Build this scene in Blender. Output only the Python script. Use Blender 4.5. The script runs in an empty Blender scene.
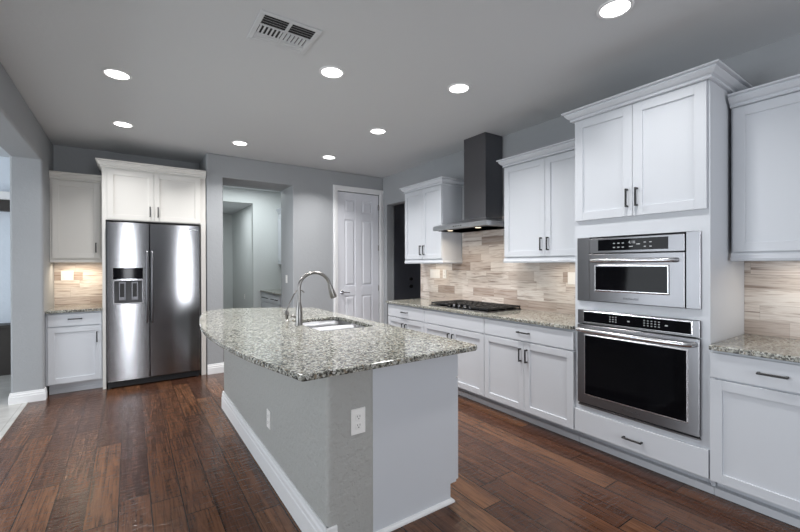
import bpy, bmesh, math, random
from mathutils import Vector, Matrix
random.seed(7)
S = bpy.context.scene
COL = S.collection

# ------------------------------------------------------------------ camera
F_PX, YAW, PITCH, ROLL, CAM_H = 394.287, math.radians(34.4533), math.radians(-0.161), math.radians(-0.1726), 1.387
cam_d = bpy.data.cameras.new('camera'); cam = bpy.data.objects.new('camera', cam_d); COL.objects.link(cam)
fw = Vector((math.sin(YAW)*math.cos(PITCH), math.cos(YAW)*math.cos(PITCH), math.sin(PITCH)))
rt = Vector((math.cos(YAW), -math.sin(YAW), 0)); up = rt.cross(fw)
r2 = math.cos(ROLL)*rt + math.sin(ROLL)*up; u2 = -math.sin(ROLL)*rt + math.cos(ROLL)*up
mw = Matrix((r2, u2, -fw)).transposed().to_4x4(); mw.translation = Vector((0, 0, CAM_H))
cam.matrix_world = mw
cam_d.sensor_width = 36.0; cam_d.lens = 36.0*F_PX/800.0; cam_d.clip_start = 0.02
S.camera = cam

# ------------------------------------------------------------------ world, light, exposure
W = bpy.data.worlds.new('world'); S.world = W; W.use_nodes = True
W.node_tree.nodes['Background'].inputs[0].default_value = (0.75, 0.86, 1.0, 1)
W.node_tree.nodes['Background'].inputs[1].default_value = 1.0
S.view_settings.view_transform = 'Standard'; S.view_settings.look = 'None'
S.view_settings.gamma = 1; S.view_settings.use_curve_mapping = False
S.view_settings.exposure = -0.06
CAN_POWER, CAN_COLOR = 17.0, (1.0, 0.99, 0.98)
UNDER_POWER, UNDER_COLOR = 1.05, (1.0, 0.85, 0.66)

def area_light(name, loc, rot, sx, sy, power, color, spread=180):
    d = bpy.data.lights.new(name, 'AREA'); d.shape = 'RECTANGLE'; d.size = sx; d.size_y = sy
    d.energy = power; d.color = color; d.spread = math.radians(spread)
    o = bpy.data.objects.new(name, d); COL.objects.link(o); o.location = loc; o.rotation_euler = rot
    return o
R90 = math.pi/2
# added light panels: at made-up rear windows, in side room, under pantry and hall ceilings
for wx, ww, wp in ((-0.03, 0.22, 50), (1.47, 0.24, 54)):
    area_light('daylight_rear_window', (wx, -3.5, 1.25), (R90+0.08, 0, 0), ww, 2.0, wp, (0.93, 0.96, 1.0))
area_light('daylight_side_room', (-4.9, 3.0, 1.4), (R90+0.2, 0, -R90), 4.0, 2.0, 180, (0.88, 0.94, 1.0))  # unseen panel added as daylight from the side room
area_light('daylight_pantry', (1.7, 6.9, 2.79), (0, 0, 0), 1.0, 0.9, 24, (0.93, 0.99, 1.0))  # added ceiling panel brightening the pantry, no fixture modelled
area_light('daylight_far_hall', (1.6, 9.6, 2.79), (0, 0, 0), 0.9, 1.6, 26, (0.92, 0.98, 1.0))  # added ceiling panel brightening the hall beyond

# ------------------------------------------------------------------ materials
def mat(name, color, rough=0.5, metal=0.0, **kw):
    m = bpy.data.materials.new(name); m.use_nodes = True
    b = m.node_tree.nodes['Principled BSDF']
    b.inputs['Base Color'].default_value = (*color, 1); b.inputs['Roughness'].default_value = rough
    b.inputs['Metallic'].default_value = metal
    for k, v in kw.items(): b.inputs[k.replace('_', ' ')].default_value = v
    return m
class NT:
    def __init__(s, m): s.m = m; s.t = m.node_tree; s.b = s.t.nodes['Principled BSDF']
    def n(s, typ, **kw):
        x = s.t.nodes.new('ShaderNode'+typ)
        for k, v in kw.items(): setattr(x, k, v)
        return x
    def l(s, a, b): s.t.links.new(a, b)
    def val(s, sock, v):
        if hasattr(v, 'is_output'): s.l(v, sock)
        else: sock.default_value = v
    def math(s, op, a, b=0.0, c=0.0):
        x = s.n('Math', operation=op)
        for i, v in enumerate((a, b, c)): s.val(x.inputs[i], v)
        return x.outputs[0]
    def comb(s, x, y, z):
        c = s.n('CombineXYZ')
        for i, v in enumerate((x, y, z)): s.val(c.inputs[i], v)
        return c.outputs[0]
    def pos(s):
        g = s.n('NewGeometry'); p = s.n('SeparateXYZ'); s.l(g.outputs['Position'], p.inputs[0])
        return g.outputs['Position'], p.outputs
    def noise(s, vec, scale, detail=2, rough=0.5, dist=0.0):
        x = s.n('TexNoise'); s.l(vec, x.inputs['Vector'])
        x.inputs['Scale'].default_value = scale; x.inputs['Detail'].default_value = detail
        x.inputs['Roughness'].default_value = rough; x.inputs['Distortion'].default_value = dist
        return x.outputs[0]
    def ramp(s, fac, stops, interp='LINEAR'):
        x = s.n('ValToRGB'); s.l(fac, x.inputs[0]); cr = x.color_ramp; cr.interpolation = interp
        while len(cr.elements) > 1: cr.elements.remove(cr.elements[-1])
        cr.elements[0].position = stops[0][0]; cr.elements[0].color = (*stops[0][1], 1)
        for p, c in stops[1:]:
            e = cr.elements.new(p); e.color = (*c, 1)
        return x.outputs[0]
    def mix(s, fac, a, b, blend='MIX'):
        x = s.n('Mix', data_type='RGBA', blend_type=blend)
        s.val(x.inputs[0], fac)
        for i, v in ((6, a), (7, b)):
            if hasattr(v, 'is_output'): s.l(v, x.inputs[i])
            else: x.inputs[i].default_value = (*v, 1)
        return x.outputs[2]
    def bump(s, h, strength, dist=0.01):
        x = s.n('Bump'); s.l(h, x.inputs['Height']); x.inputs['Strength'].default_value = strength
        x.inputs['Distance'].default_value = dist; s.l(x.outputs[0], s.b.inputs['Normal'])

def wall_paint(name, color, strength=0.25, scale=28):
    m = mat(name, color, 0.75); t = NT(m); p, _ = t.pos()
    a = t.noise(p, scale, 3, 0.55); r = t.ramp(a, [(0.42, (0, 0, 0)), (0.58, (1, 1, 1))])
    t.bump(r, strength, 0.002); return m
M_WALL = wall_paint('grey_wall_paint', (0.345, 0.357, 0.372))
M_CEIL = wall_paint('grey_ceiling_paint', (0.63, 0.645, 0.66), 0.12)
M_ISLWALL = wall_paint('grey_island_paint', (0.40, 0.40, 0.385), 1.0, 32)
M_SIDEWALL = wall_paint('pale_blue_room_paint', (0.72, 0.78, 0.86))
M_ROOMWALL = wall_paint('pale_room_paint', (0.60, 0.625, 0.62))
M_WHITE = mat('white_cabinet_paint', (0.60, 0.622, 0.66), 0.38)
M_CREAM = mat('warm_white_cabinet_paint', (0.72, 0.70, 0.665), 0.38)
M_TRIM = mat('white_trim_paint', (0.80, 0.80, 0.81), 0.4)
M_DOOR = mat('white_door_paint', (0.74, 0.75, 0.80), 0.45)
M_BLACK = mat('black_metal', (0.008, 0.0075, 0.008), 0.42)
M_GLASSB = mat('black_glass', (0.003, 0.003, 0.004), 0.05, Specular_IOR_Level=0.09)
M_PLASTIC = mat('white_plastic', (0.85, 0.84, 0.82), 0.35)
M_DIMWALL = wall_paint('slate_wall_paint', (0.34, 0.36, 0.40))  # utility room's dimness put into the wall colour
M_DIMDOOR = mat('slate_door_paint', (0.30, 0.32, 0.37), 0.45)  # white door darkened in its colour for the dim utility room
M_DARK = mat('dark_gap', (0.02, 0.02, 0.022), 0.7)
M_IRON = mat('cast_iron', (0.012, 0.012, 0.013), 0.45)
M_NICKEL = mat('brushed_nickel', (0.27, 0.26, 0.25), 0.32, 1.0)
M_GREYMARK = mat('grey_marking', (0.45, 0.46, 0.48), 0.5)
M_DARKMARK = mat('dark_marking', (0.06, 0.06, 0.065), 0.4)
M_HEARTH = mat('dark_brown_wood', (0.03, 0.025, 0.022), 0.5)
M_CHROME = mat('chrome', (0.7, 0.7, 0.72), 0.12, 1.0)

def steel(name, color, rough, tangent, aniso=0.75, rot=0.0, freq=(3, 3, 300), amp=0.05):
    m = mat(name, color, rough, 1.0); t = NT(m); p, s = t.pos()
    v = t.comb(*[t.math('MULTIPLY', s[i], freq[i]) for i in range(3)])
    n = t.noise(v, 1.0, 2); r = t.math('MULTIPLY_ADD', n, 2*amp, rough-amp); t.l(r, t.b.inputs['Roughness'])
    t.b.inputs['Anisotropic'].default_value = aniso; t.b.inputs['Anisotropic Rotation'].default_value = rot
    t.l(t.comb(*tangent), t.b.inputs['Tangent'])
    return m
M_STEEL = steel('brushed_steel', (0.20, 0.20, 0.21), 0.28, (0, 0, 1), 0.8, amp=0.01)
M_STEELV = steel('brushed_steel_fridge', (0.25, 0.25, 0.26), 0.15, (0, 0, 1), 0.95, amp=0.004)
M_STEELD = steel('brushed_steel_hood', (0.17, 0.17, 0.182), 0.36, (0, 0, 1), 0.5, 0.0, (8, 8, 1), 0.03)
M_BAR = mat('polished_bar_steel', (0.66, 0.66, 0.68), 0.26, 1.0)
M_HOOD = mat('hood_lip_steel', (0.50, 0.51, 0.53), 0.30, 1.0)
M_SINK = mat('sink_steel', (0.17, 0.173, 0.18), 0.38, 1.0)

def emit(name, color, strength):
    m = mat(name, (0.9, 0.9, 0.9), 0.5); b = m.node_tree.nodes['Principled BSDF']
    b.inputs['Emission Color'].default_value = (*color, 1); b.inputs['Emission Strength'].default_value = strength
    return m
M_LENS = emit('lamp_lens', (1, 0.98, 0.96), 6.0)
M_UNDERLENS = emit('warm_lens', (1, 0.82, 0.55), 1.5)

def granite():
    m = mat('speckled_granite', (0.5, 0.5, 0.45), 0.10); t = NT(m); p, _ = t.pos()
    def vor(scale, out='Color'):
        v = t.n('TexVoronoi'); t.l(p, v.inputs['Vector']); v.inputs['Scale'].default_value = scale
        return v.outputs[out]
    warp = t.n('VectorMath', operation='ADD')
    nz = t.n('TexNoise'); t.l(p, nz.inputs['Vector']); nz.inputs['Scale'].default_value = 60
    sc = t.n('VectorMath', operation='SCALE'); t.l(nz.outputs[1], sc.inputs[0]); sc.inputs['Scale'].default_value = 0.02
    t.l(p, warp.inputs[0]); t.l(sc.outputs[0], warp.inputs[1]); q = warp.outputs[0]
    v1 = t.n('TexVoronoi'); t.l(q, v1.inputs['Vector']); v1.inputs['Scale'].default_value = 100
    sp = t.n('SeparateColor'); t.l(v1.outputs['Color'], sp.inputs[0])
    base = t.ramp(sp.outputs[0], [(0.0, (0.016, 0.015, 0.013)), (0.12, (0.075, 0.073, 0.063)), (0.26, (0.23, 0.226, 0.198)),
                                  (0.45, (0.355, 0.352, 0.30)), (0.62, (0.44, 0.438, 0.39)), (0.80, (0.54, 0.54, 0.51)), (0.93, (0.25, 0.20, 0.14))], 'CONSTANT')
    v2 = t.n('TexVoronoi'); t.l(q, v2.inputs['Vector']); v2.inputs['Scale'].default_value = 190
    s2 = t.n('SeparateColor'); t.l(v2.outputs['Color'], s2.inputs[0])
    dark = t.math('GREATER_THAN', s2.outputs[1], 0.86)
    c = t.mix(t.math('MULTIPLY', dark, 0.8), base, (0.05, 0.045, 0.04))
    big = t.noise(p, 9, 3); c = t.mix(t.math('MULTIPLY', big, 0.22), c, (0.34, 0.34, 0.31))
    t.l(c, t.b.inputs['Base Color']); return m
M_GRANITE = granite()

def backsplash():
    m = mat('stone_tile', (0.5, 0.45, 0.4), 0.32); t = NT(m); p, s = t.pos()
    h = t.math('ADD', s[0], s[1]); z = t.math('SUBTRACT', s[2], 0.914)
    row = t.math('FLOOR', t.math('DIVIDE', z, 0.1))
    w0 = t.n('TexWhiteNoise', noise_dimensions='1D'); t.l(row, w0.inputs['W'])
    hh = t.math('DIVIDE', t.math('ADD', h, t.math('MULTIPLY', w0.outputs[0], 0.33)), 0.33)
    col = t.math('FLOOR', hh)
    w1 = t.n('TexWhiteNoise', noise_dimensions='2D'); t.l(t.comb(row, col, 0), w1.inputs['Vector'])
    r = w1.outputs[0]
    base = t.ramp(r, [(0.0, (0.60, 0.53, 0.48)), (0.25, (0.74, 0.68, 0.63)), (0.5, (0.80, 0.755, 0.71)), (0.72, (0.66, 0.60, 0.55)), (0.88, (0.52, 0.44, 0.39)), (1, (0.42, 0.345, 0.30))])
    sv = t.comb(t.math('MULTIPLY', h, 2.4), t.math('MULTIPLY', t.math('ADD', s[2], t.math('MULTIPLY', r, 9.0)), 36), t.math('MULTIPLY', r, 30))
    n = t.noise(sv, 1.0, 4, 0.6, 0.6)
    streak = t.ramp(n, [(0.31, (0.30, 0.23, 0.20)), (0.40, (0.72, 0.66, 0.63)), (0.50, (1.0, 1.0, 1.0)), (0.58, (0.88, 0.84, 0.82)), (0.66, (0.56, 0.48, 0.44)), (0.72, (0.40, 0.32, 0.28))])
    c = t.mix(0.85, base, streak, 'MULTIPLY')
    fz = t.math('FRACT', t.math('DIVIDE', z, 0.1)); fh = t.math('FRACT', hh)
    g = t.math('MAXIMUM', t.math('LESS_THAN', fz, 0.02), t.math('LESS_THAN', fh, 0.006))
    c = t.mix(t.math('MULTIPLY', g, 0.55), c, (0.36, 0.32, 0.28))
    t.l(c, t.b.inputs['Base Color']); return m
M_TILE = backsplash()

def planks():
    m = mat('hand_scraped_wood', (0.1, 0.05, 0.03), 0.3, Specular_IOR_Level=0.4); t = NT(m); p, s = t.pos()
    w = 0.155
    xx = t.math('DIVIDE', t.math('ADD', s[0], 0.06), w); col = t.math('FLOOR', xx)
    w0 = t.n('TexWhiteNoise', noise_dimensions='1D'); t.l(col, w0.inputs['W'])
    yy = t.math('DIVIDE', t.math('ADD', s[1], t.math('MULTIPLY', w0.outputs[0], 5.0)), 1.15); row = t.math('FLOOR', yy)
    w1 = t.n('TexWhiteNoise', noise_dimensions='2D'); t.l(t.comb(col, row, 0), w1.inputs['Vector']); r = w1.outputs[0]
    base = t.ramp(r, [(0.0, (0.062, 0.027, 0.017)), (0.3, (0.090, 0.040, 0.022)), (0.55, (0.118, 0.053, 0.027)), (0.8, (0.145, 0.067, 0.034)), (1.0, (0.075, 0.033, 0.021))])
    gv = t.comb(t.math('MULTIPLY', t.math('ADD', s[0], t.math('MULTIPLY', r, 7.0)), 42), t.math('MULTIPLY', s[1], 1.8), t.math('MULTIPLY', r, 40))
    n = t.noise(gv, 1.0, 6, 0.66, 1.8)
    g = t.ramp(n, [(0.30, (0.22, 0.19, 0.18)), (0.43, (0.70, 0.67, 0.65)), (0.54, (1.05, 1.04, 1.03)), (0.75, (1.45, 1.42, 1.36))])
    c = t.mix(1.0, base, g, 'MULTIPLY')
    bl = t.noise(t.comb(t.math('MULTIPLY', s[0], 9), t.math('MULTIPLY', s[1], 4), t.math('MULTIPLY', r, 20)), 1.0, 3)
    c = t.mix(t.math('MULTIPLY', t.ramp(bl, [(0.52, (0, 0, 0)), (0.72, (1, 1, 1))]), 0.55), c, (0.045, 0.021, 0.016))
    fx = t.math('FRACT', xx); fy = t.math('FRACT', yy)
    gap = t.math('MAXIMUM', t.math('LESS_THAN', fx, 0.042), t.math('LESS_THAN', fy, 0.0055))
    c = t.mix(t.math('MULTIPLY', gap, 0.9), c, (0.012, 0.007, 0.005))
    t.l(c, t.b.inputs['Base Color'])
    rip = t.noise(t.comb(t.math('MULTIPLY', s[0], 9), t.math('MULTIPLY', t.math('ADD', s[1], t.math('MULTIPLY', r, 3.0)), 34), t.math('MULTIPLY', r, 10)), 1.0, 2, 0.5, 0.7)
    hgt = t.math('SUBTRACT', t.math('ADD', t.math('MULTIPLY', rip, 0.7), t.math('MULTIPLY', n, 0.10)), t.math('MULTIPLY', gap, 0.9))
    t.bump(hgt, 1.0, 0.006)
    rr = t.math('MULTIPLY_ADD', n, 0.12, 0.15); t.l(rr, t.b.inputs['Roughness'])
    return m
M_WOOD = planks()

def floor_tile():
    m = mat('pale_floor_tile', (0.5, 0.5, 0.48), 0.3); t = NT(m); p, s = t.pos()
    fx = t.math('FRACT', t.math('DIVIDE', s[0], 0.45)); fy = t.math('FRACT', t.math('DIVIDE', s[1], 0.45))
    g = t.math('MAXIMUM', t.math('LESS_THAN', fx, 0.015), t.math('LESS_THAN', fy, 0.015))
    n = t.noise(p, 6, 4); c = t.ramp(n, [(0.3, (0.44, 0.43, 0.41)), (0.7, (0.60, 0.59, 0.57))])
    c = t.mix(g, c, (0.33, 0.32, 0.30)); t.l(c, t.b.inputs['Base Color']); return m
M_FTILE = floor_tile()

# ------------------------------------------------------------------ mesh helpers
IDENT = lambda a, d, z: (a, d, z)
def face_x(P):   return lambda a, d, z: (P-d, a, z)      # front at X=P looking towards -X ; a runs along Y
def face_xp(P):  return lambda a, d, z: (P+d, a, z)      # front at X=P looking towards +X
def face_y(P):   return lambda a, d, z: (a, P-d, z)      # front at Y=P looking towards -Y ; a runs along X

class B:
    def __init__(s, m=IDENT): s.bm = bmesh.new(); s.m = m
    def box(s, a0, a1, d0, d1, z0, z1):
        vs = [s.bm.verts.new(s.m(a, d, z)) for z in (z0, z1) for d in (d0, d1) for a in (a0, a1)]
        for f in ((0, 1, 3, 2), (4, 6, 7, 5), (0, 4, 5, 1), (2, 3, 7, 6), (0, 2, 6, 4), (1, 5, 7, 3)):
            s.bm.faces.new([vs[i] for i in f])
        return s
    def frustum(s, a0, a1, z0, z1, d0, d1, inset):
        o = [(a0, z0), (a1, z0), (a1, z1), (a0, z1)]; i = [(a0+inset, z0+inset), (a1-inset, z0+inset), (a1-inset, z1-inset), (a0+inset, z1-inset)]
        vo = [s.bm.verts.new(s.m(a, d0, z)) for a, z in o]; vi = [s.bm.verts.new(s.m(a, d1, z)) for a, z in i]
        s.bm.faces.new(vi); s.bm.faces.new(vo[::-1])
        for k in range(4): s.bm.faces.new((vo[k], vo[(k+1) % 4], vi[(k+1) % 4], vi[k]))
        return s
    def hexa(s, lo, hi):            # two 4-point loops
        a = [s.bm.verts.new(s.m(*p)) for p in lo]; b = [s.bm.verts.new(s.m(*p)) for p in hi]
        s.bm.faces.new(a[::-1]); s.bm.faces.new(b)
        for k in range(4): s.bm.faces.new((a[k], a[(k+1) % 4], b[(k+1) % 4], b[k]))
        return s
    def loft(s, loops, cap0=True, cap1=True):
        L = [[s.bm.verts.new(s.m(*p)) for p in l] for l in loops]; n = len(L[0])
        for A, Bq in zip(L, L[1:]):
            for k in range(n): s.bm.faces.new((A[k], A[(k+1) % n], Bq[(k+1) % n], Bq[k]))
        if cap0: s.bm.faces.new(L[0][::-1])
        if cap1: s.bm.faces.new(L[-1])
        return s
    def cyl(s, c, r, h, axis='z', seg=24, r2=None):
        r2 = r if r2 is None else r2; loops = []
        for q, rr in ((0, r), (h, r2)):
            l = []
            for k in range(seg):
                t = 2*math.pi*k/seg; u, v = rr*math.cos(t), rr*math.sin(t)
                l.append({'z': (c[0]+u, c[1]+v, c[2]+q), 'x': (c[0]+q, c[1]+u, c[2]+v), 'y': (c[0]+u, c[1]+q, c[2]+v)}[axis])
            loops.append(l)
        return s.loft(loops)
    def lathe(s, c, prof, seg=28):
        return s.loft([[(c[0]+r*math.cos(2*math.pi*k/seg), c[1]+r*math.sin(2*math.pi*k/seg), c[2]+z) for k in range(seg)] for r, z in prof])
    def tube(s, path, r, seg=14):
        pts = [Vector(p) for p in path]; rs = r if isinstance(r, (list, tuple)) else [r]*len(pts)
        loops = []; nrm = None
        for i, p in enumerate(pts):
            t = (pts[min(i+1, len(pts)-1)]-pts[max(i-1, 0)]).normalized()
            if nrm is None: nrm = t.orthogonal().normalized()
            nrm = (nrm - t*nrm.dot(t)).normalized(); bi = t.cross(nrm)
            loops.append([tuple(p+rs[i]*(math.cos(2*math.pi*k/seg)*nrm+math.sin(2*math.pi*k/seg)*bi)) for k in range(seg)])
        return s.loft(loops)
    def sweep(s, path, prof, side=1):
        """profile (offset outward, z) swept along a plan polyline with mitred corners; outward is to the left for side=1"""
        P = [Vector(p) for p in path]; n = []
        for a, b in zip(P, P[1:]):
            t = (b-a).normalized(); n.append(Vector((-t.y, t.x))*side)
        off = []
        for i in range(len(P)):
            if i == 0: off.append(n[0])
            elif i == len(P)-1: off.append(n[-1])
            else:
                m = (n[i-1]+n[i]); off.append(m/ (1+n[i-1].dot(n[i])))
        return s.loft([[(p.x+o.x*q, p.y+o.y*q, z) for q, z in prof] for p, o in zip(P, off)])
    def done(s, name, m, parent=None, bevel=0.0, smooth=False, seg=1):
        bmesh.ops.recalc_face_normals(s.bm, faces=s.bm.faces)
        me = bpy.data.meshes.new(name)
        if parent is not None:
            q = parent
            loc = Vector((0, 0, 0))
            while q is not None: loc += q.location; q = q.parent
        else:
            c = [v.co for v in s.bm.verts]
            loc = Vector(((min(v.x for v in c)+max(v.x for v in c))/2, (min(v.y for v in c)+max(v.y for v in c))/2, min(v.z for v in c)))
        bmesh.ops.translate(s.bm, verts=s.bm.verts, vec=-loc)
        if smooth:
            for f in s.bm.faces: f.smooth = True
            for e in s.bm.edges:
                if len(e.link_faces) == 2 and e.calc_face_angle(0) > math.radians(38): e.smooth = False
        s.bm.to_mesh(me); s.bm.free(); me.materials.append(m)
        o = bpy.data.objects.new(name, me); COL.objects.link(o)
        if parent is not None: o.parent = parent
        else: o.location = loc
        if bevel:
            md = o.modifiers.new('bevel', 'BEVEL'); md.width = bevel; md.segments = seg; md.limit_method = 'ANGLE'; md.angle_limit = math.radians(40)
        return o

def tag(o, label, cat, group=None):
    o['label'] = label; o['category'] = cat
    if group: o['group'] = group
    return o
def thing(name, label, cat, loc, group=None):
    o = bpy.data.objects.new(name, None); COL.objects.link(o); o.location = loc; o.empty_display_size = 0.1
    return tag(o, label, cat, group)
def struct(o): o['kind'] = 'structure'; return o
def text_mark(txt, size, m, parent, name, center, facing, depth=0.0006):
    """raised lettering; facing 'x' reads on a face looking to -X, 'y' on a face looking to -Y"""
    cu = bpy.data.curves.new(name, 'FONT'); cu.body = txt; cu.size = size; cu.align_x = 'CENTER'; cu.align_y = 'CENTER'; cu.extrude = depth
    tmp = bpy.data.objects.new('lettering_tmp', cu); COL.objects.link(tmp)
    dg = bpy.context.evaluated_depsgraph_get(); me = bpy.data.meshes.new_from_object(tmp.evaluated_get(dg))
    bpy.data.objects.remove(tmp); bpy.data.curves.remove(cu)
    rot = Matrix.Rotation(R90, 4, 'X')
    if facing == 'x': rot = Matrix.Rotation(-R90, 4, 'Z') @ rot
    loc = Vector((0, 0, 0)); q = parent
    while q is not None: loc += q.location; q = q.parent
    me.transform(Matrix.Translation(Vector(center)-loc) @ rot)
    me.materials.clear(); me.materials.append(m)
    o = bpy.data.objects.new(name, me); COL.objects.link(o); o.parent = parent
    return o
def rrect(x0, x1, y0, y1, r, n=6):
    pts = []
    for cx, cy, a in ((x1-r, y1-r, 0), (x0+r, y1-r, 90), (x0+r, y0+r, 180), (x1-r, y0+r, 270)):
        for k in range(n+1):
            t = math.radians(a+90*k/n); pts.append((cx+r*math.cos(t), cy+r*math.sin(t)))
    return pts
def slab(outer, holes, z0, z1):
    b = B(); bm = b.bm; edges = []
    for loop in [outer]+holes:
        vs = [bm.verts.new((x, y, z1)) for x, y in loop]
        edges += [bm.edges.new((vs[i], vs[(i+1) % len(vs)])) for i in range(len(vs))]
    r = bmesh.ops.triangle_fill(bm, use_beauty=True, use_dissolve=False, edges=edges)
    faces = [f for f in bm.faces]
    e = bmesh.ops.extrude_face_region(bm, geom=faces)
    bmesh.ops.translate(bm, verts=[v for v in e['geom'] if isinstance(v, bmesh.types.BMVert)], vec=(0, 0, z0-z1))
    return b

def notched_wall(F, outline, d0, d1):
    b = slab(outline, [], d0, d1)
    for v in b.bm.verts: v.co = Vector(F(v.co.x, v.co.z, v.co.y))
    return b
# ------------------------------------------------------------------ room shell
H = 2.82
XL, XR, YB, YA = -0.735, 3.45, 5.52, 6.16
YR = -3.6
struct(B().box(-0.86, 6.1, YR, 12.2, -0.1, 0).done('floor', M_WOOD))
struct(B().box(-5.1, -0.86, YR, 7.4, -0.1, 0.003).done('floor_side_room', M_FTILE))
struct(B().box(-5.1, 6.1, YR, 12.2, H, H+0.12).done('ceiling', M_CEIL))
b = notched_wall(face_x(XR), [(YR, 0), (4.49, 0), (4.49, 2.36), (5.40, 2.36), (5.40, 0), (6.25, 0), (6.25, H), (YR, H)], -0.135, 0)
struct(b.done('wall_right', M_WALL))
b = notched_wall(face_y(YB), [(0.81, 0), (1.005, 0), (1.005, 2.53), (1.932, 2.53), (1.932, 0), (2.622, 0), (2.622, 2.53), (3.382, 2.53), (3.382, 0), (XR-0.001, 0), (XR-0.001, H), (0.81, H)], -0.55, 0)
struct(b.done('wall_back', M_WALL, bevel=0.012, seg=3))
struct(B().box(0.81, 0.86, 6.07, 6.3, 0, H).done('wall_back_return', M_WALL))
struct(B().box(2.622, 3.382, 5.60, 6.069, 0, 2.53).done('wall_closet', M_WALL))
struct(B().box(-0.985, 0.81, YA, 6.3, 0, H).done('wall_alcove', M_WALL))
b = notched_wall(face_xp(XL), [(YR, 0), (0.3, 0), (0.3, 2.485), (5.45, 2.485), (5.45, 0), (YA, 0), (YA, H), (YR, H)], -0.25, 0)
struct(b.done('wall_left', M_WALL, bevel=0.018, seg=3))
RW = ((-0.17, 0.11), (1.32, 1.62))
b = B()
for x0, x1 in ((-5.1, -0.17), (0.11, 1.32), (1.62, 6.1)): b.box(x0, x1, YR-0.12, YR, 0, H)
for x0, x1 in RW: b.box(x0, x1, YR-0.12, YR, 0, 0.2).box(x0, x1, YR-0.12, YR, 2.3, H)
struct(b.done('wall_rear', M_WALL))
for k, (x0, x1) in enumerate(RW):
    b = B(face_y(YR-0.02)).box(x0, x0+0.04, 0, 0.06, 0.2, 2.3).box(x1-0.04, x1, 0, 0.06, 0.2, 2.3).box(x0, x1, 0, 0.06, 0.2, 0.24).box(x0, x1, 0, 0.06, 2.26, 2.3)
    struct(b.done('window_%d' % (k+1), M_TRIM))  # made-up rear windows, added as a daylight source
# side room seen through the wide opening on the left
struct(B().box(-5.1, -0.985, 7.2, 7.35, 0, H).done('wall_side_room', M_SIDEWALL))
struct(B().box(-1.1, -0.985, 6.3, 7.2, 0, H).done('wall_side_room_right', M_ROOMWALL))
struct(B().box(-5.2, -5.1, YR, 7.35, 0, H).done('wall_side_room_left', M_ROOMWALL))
# pantry passage and hall beyond
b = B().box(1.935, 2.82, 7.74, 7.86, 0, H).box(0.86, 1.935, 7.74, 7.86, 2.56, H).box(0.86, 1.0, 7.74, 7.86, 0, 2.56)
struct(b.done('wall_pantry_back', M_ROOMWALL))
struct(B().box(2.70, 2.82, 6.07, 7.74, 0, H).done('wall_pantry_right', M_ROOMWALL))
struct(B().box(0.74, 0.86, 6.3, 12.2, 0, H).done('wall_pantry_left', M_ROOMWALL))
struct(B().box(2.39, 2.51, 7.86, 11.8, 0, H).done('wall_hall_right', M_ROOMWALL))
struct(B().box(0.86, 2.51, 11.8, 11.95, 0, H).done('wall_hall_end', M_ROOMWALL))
# dim utility room behind the right-hand opening
struct(B().box(XR+0.135, 6.1, 6.1, 6.25, 0, H).done('wall_utility_back', M_DIMWALL))
struct(B().box(XR+0.135, 6.1, 3.0, 3.12, 0, H).done('wall_utility_front', M_DIMWALL))
struct(B().box(5.3, 5.42, 3.12, 6.1, 0, H).done('wall_utility_right', M_DIMWALL))

# baseboards
BBP = lambda h, t: [(0, 0), (t, 0), (t, h*0.62), (t*0.8, h*0.66), (t*0.8, h*0.80), (t*0.5, h*0.86), (t*0.5, h*0.97), (t*0.35, h), (0, h)]
struct(B().sweep([(-0.985, 6.0), (-0.985, 5.45), (XL, 5.45), (XL, 5.53)], BBP(0.115, 0.016), -1).done('baseboard_left', M_TRIM))
struct(B().sweep([(0.812, YB), (1.005, YB), (1.005, 6.0)], BBP(0.125, 0.016), -1).done('baseboard_back', M_TRIM))
struct(B().sweep([(1.932, YB), (2.555, YB)], BBP(0.125, 0.016), -1).done('baseboard_back_middle', M_TRIM))
# quarter strip where wood meets tile
struct(B().box(-0.875, -0.853, YR, 5.44, 0, 0.006).done('trim_1', M_FTILE))

# six panel door with casing
d1 = B(face_y(5.545)).box(2.63, 3.374, -0.035, 0, 0.008, 2.522)
for a0, a1 in ((2.63, 2.755), (2.942, 3.058), (3.25, 3.374)): d1.box(a0, a1, 0, 0.010, 0.008, 2.522)
for a0, a1 in ((2.755, 2.942), (3.058, 3.25)):
    for z0, z1 in ((0.008, 0.25), (0.91, 1.06), (2.095, 2.20), (2.415, 2.522)): d1.box(a0, a1, 0, 0.010, z0, z1)
    for z0, z1 in ((0.25, 0.91), (1.06, 2.095), (2.20, 2.415)): d1.frustum(a0+0.016, a1-0.016, z0+0.016, z1-0.016, 0, 0.009, 0.022)
door1 = struct(d1.done('door_1', M_DOOR, bevel=0.002))
b = B(face_y(YB))
for a0, a1 in ((2.555, 2.628), (3.377, 3.449)): b.box(a0, a1, 0.0005, 0.016, 0, 2.528).box(a0+0.012, a1-0.03, 0.016, 0.022, 0, 2.56)
b.box(2.555, 3.449, 0.0005, 0.016, 2.528, 2.61).box(2.555, 3.449, 0.016, 0.022, 2.56, 2.602)
b.done('casing', M_TRIM, door1, bevel=0.002)
b = B().lathe((0, 0, 0), [(0.001, -0.02), (0.028, -0.02), (0.028, -0.004), (0.014, 0.0), (0.012, 0.03), (0.001, 0.03)])
bmesh.ops.transform(b.bm, matrix=Matrix.Translation((2.705, 5.52, 0.965)) @ Matrix.Rotation(R90, 4, 'X'), verts=b.bm.verts)
b.tube([(2.705, 5.487, 0.965), (2.74, 5.483, 0.966), (2.78, 5.483, 0.963), (2.815, 5.487, 0.958)], [0.010, 0.009, 0.008, 0.007])
b.done('door_lever', M_CHROME, door1, smooth=True)
for z in (0.35, 1.011, 1.664, 2.324):
    B().cyl((3.373, 5.528, z-0.045), 0.008, 0.09).box(3.36, 3.373, 5.526, 5.534, z-0.045, z+0.045).done('hinge', M_NICKEL, door1)

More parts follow.
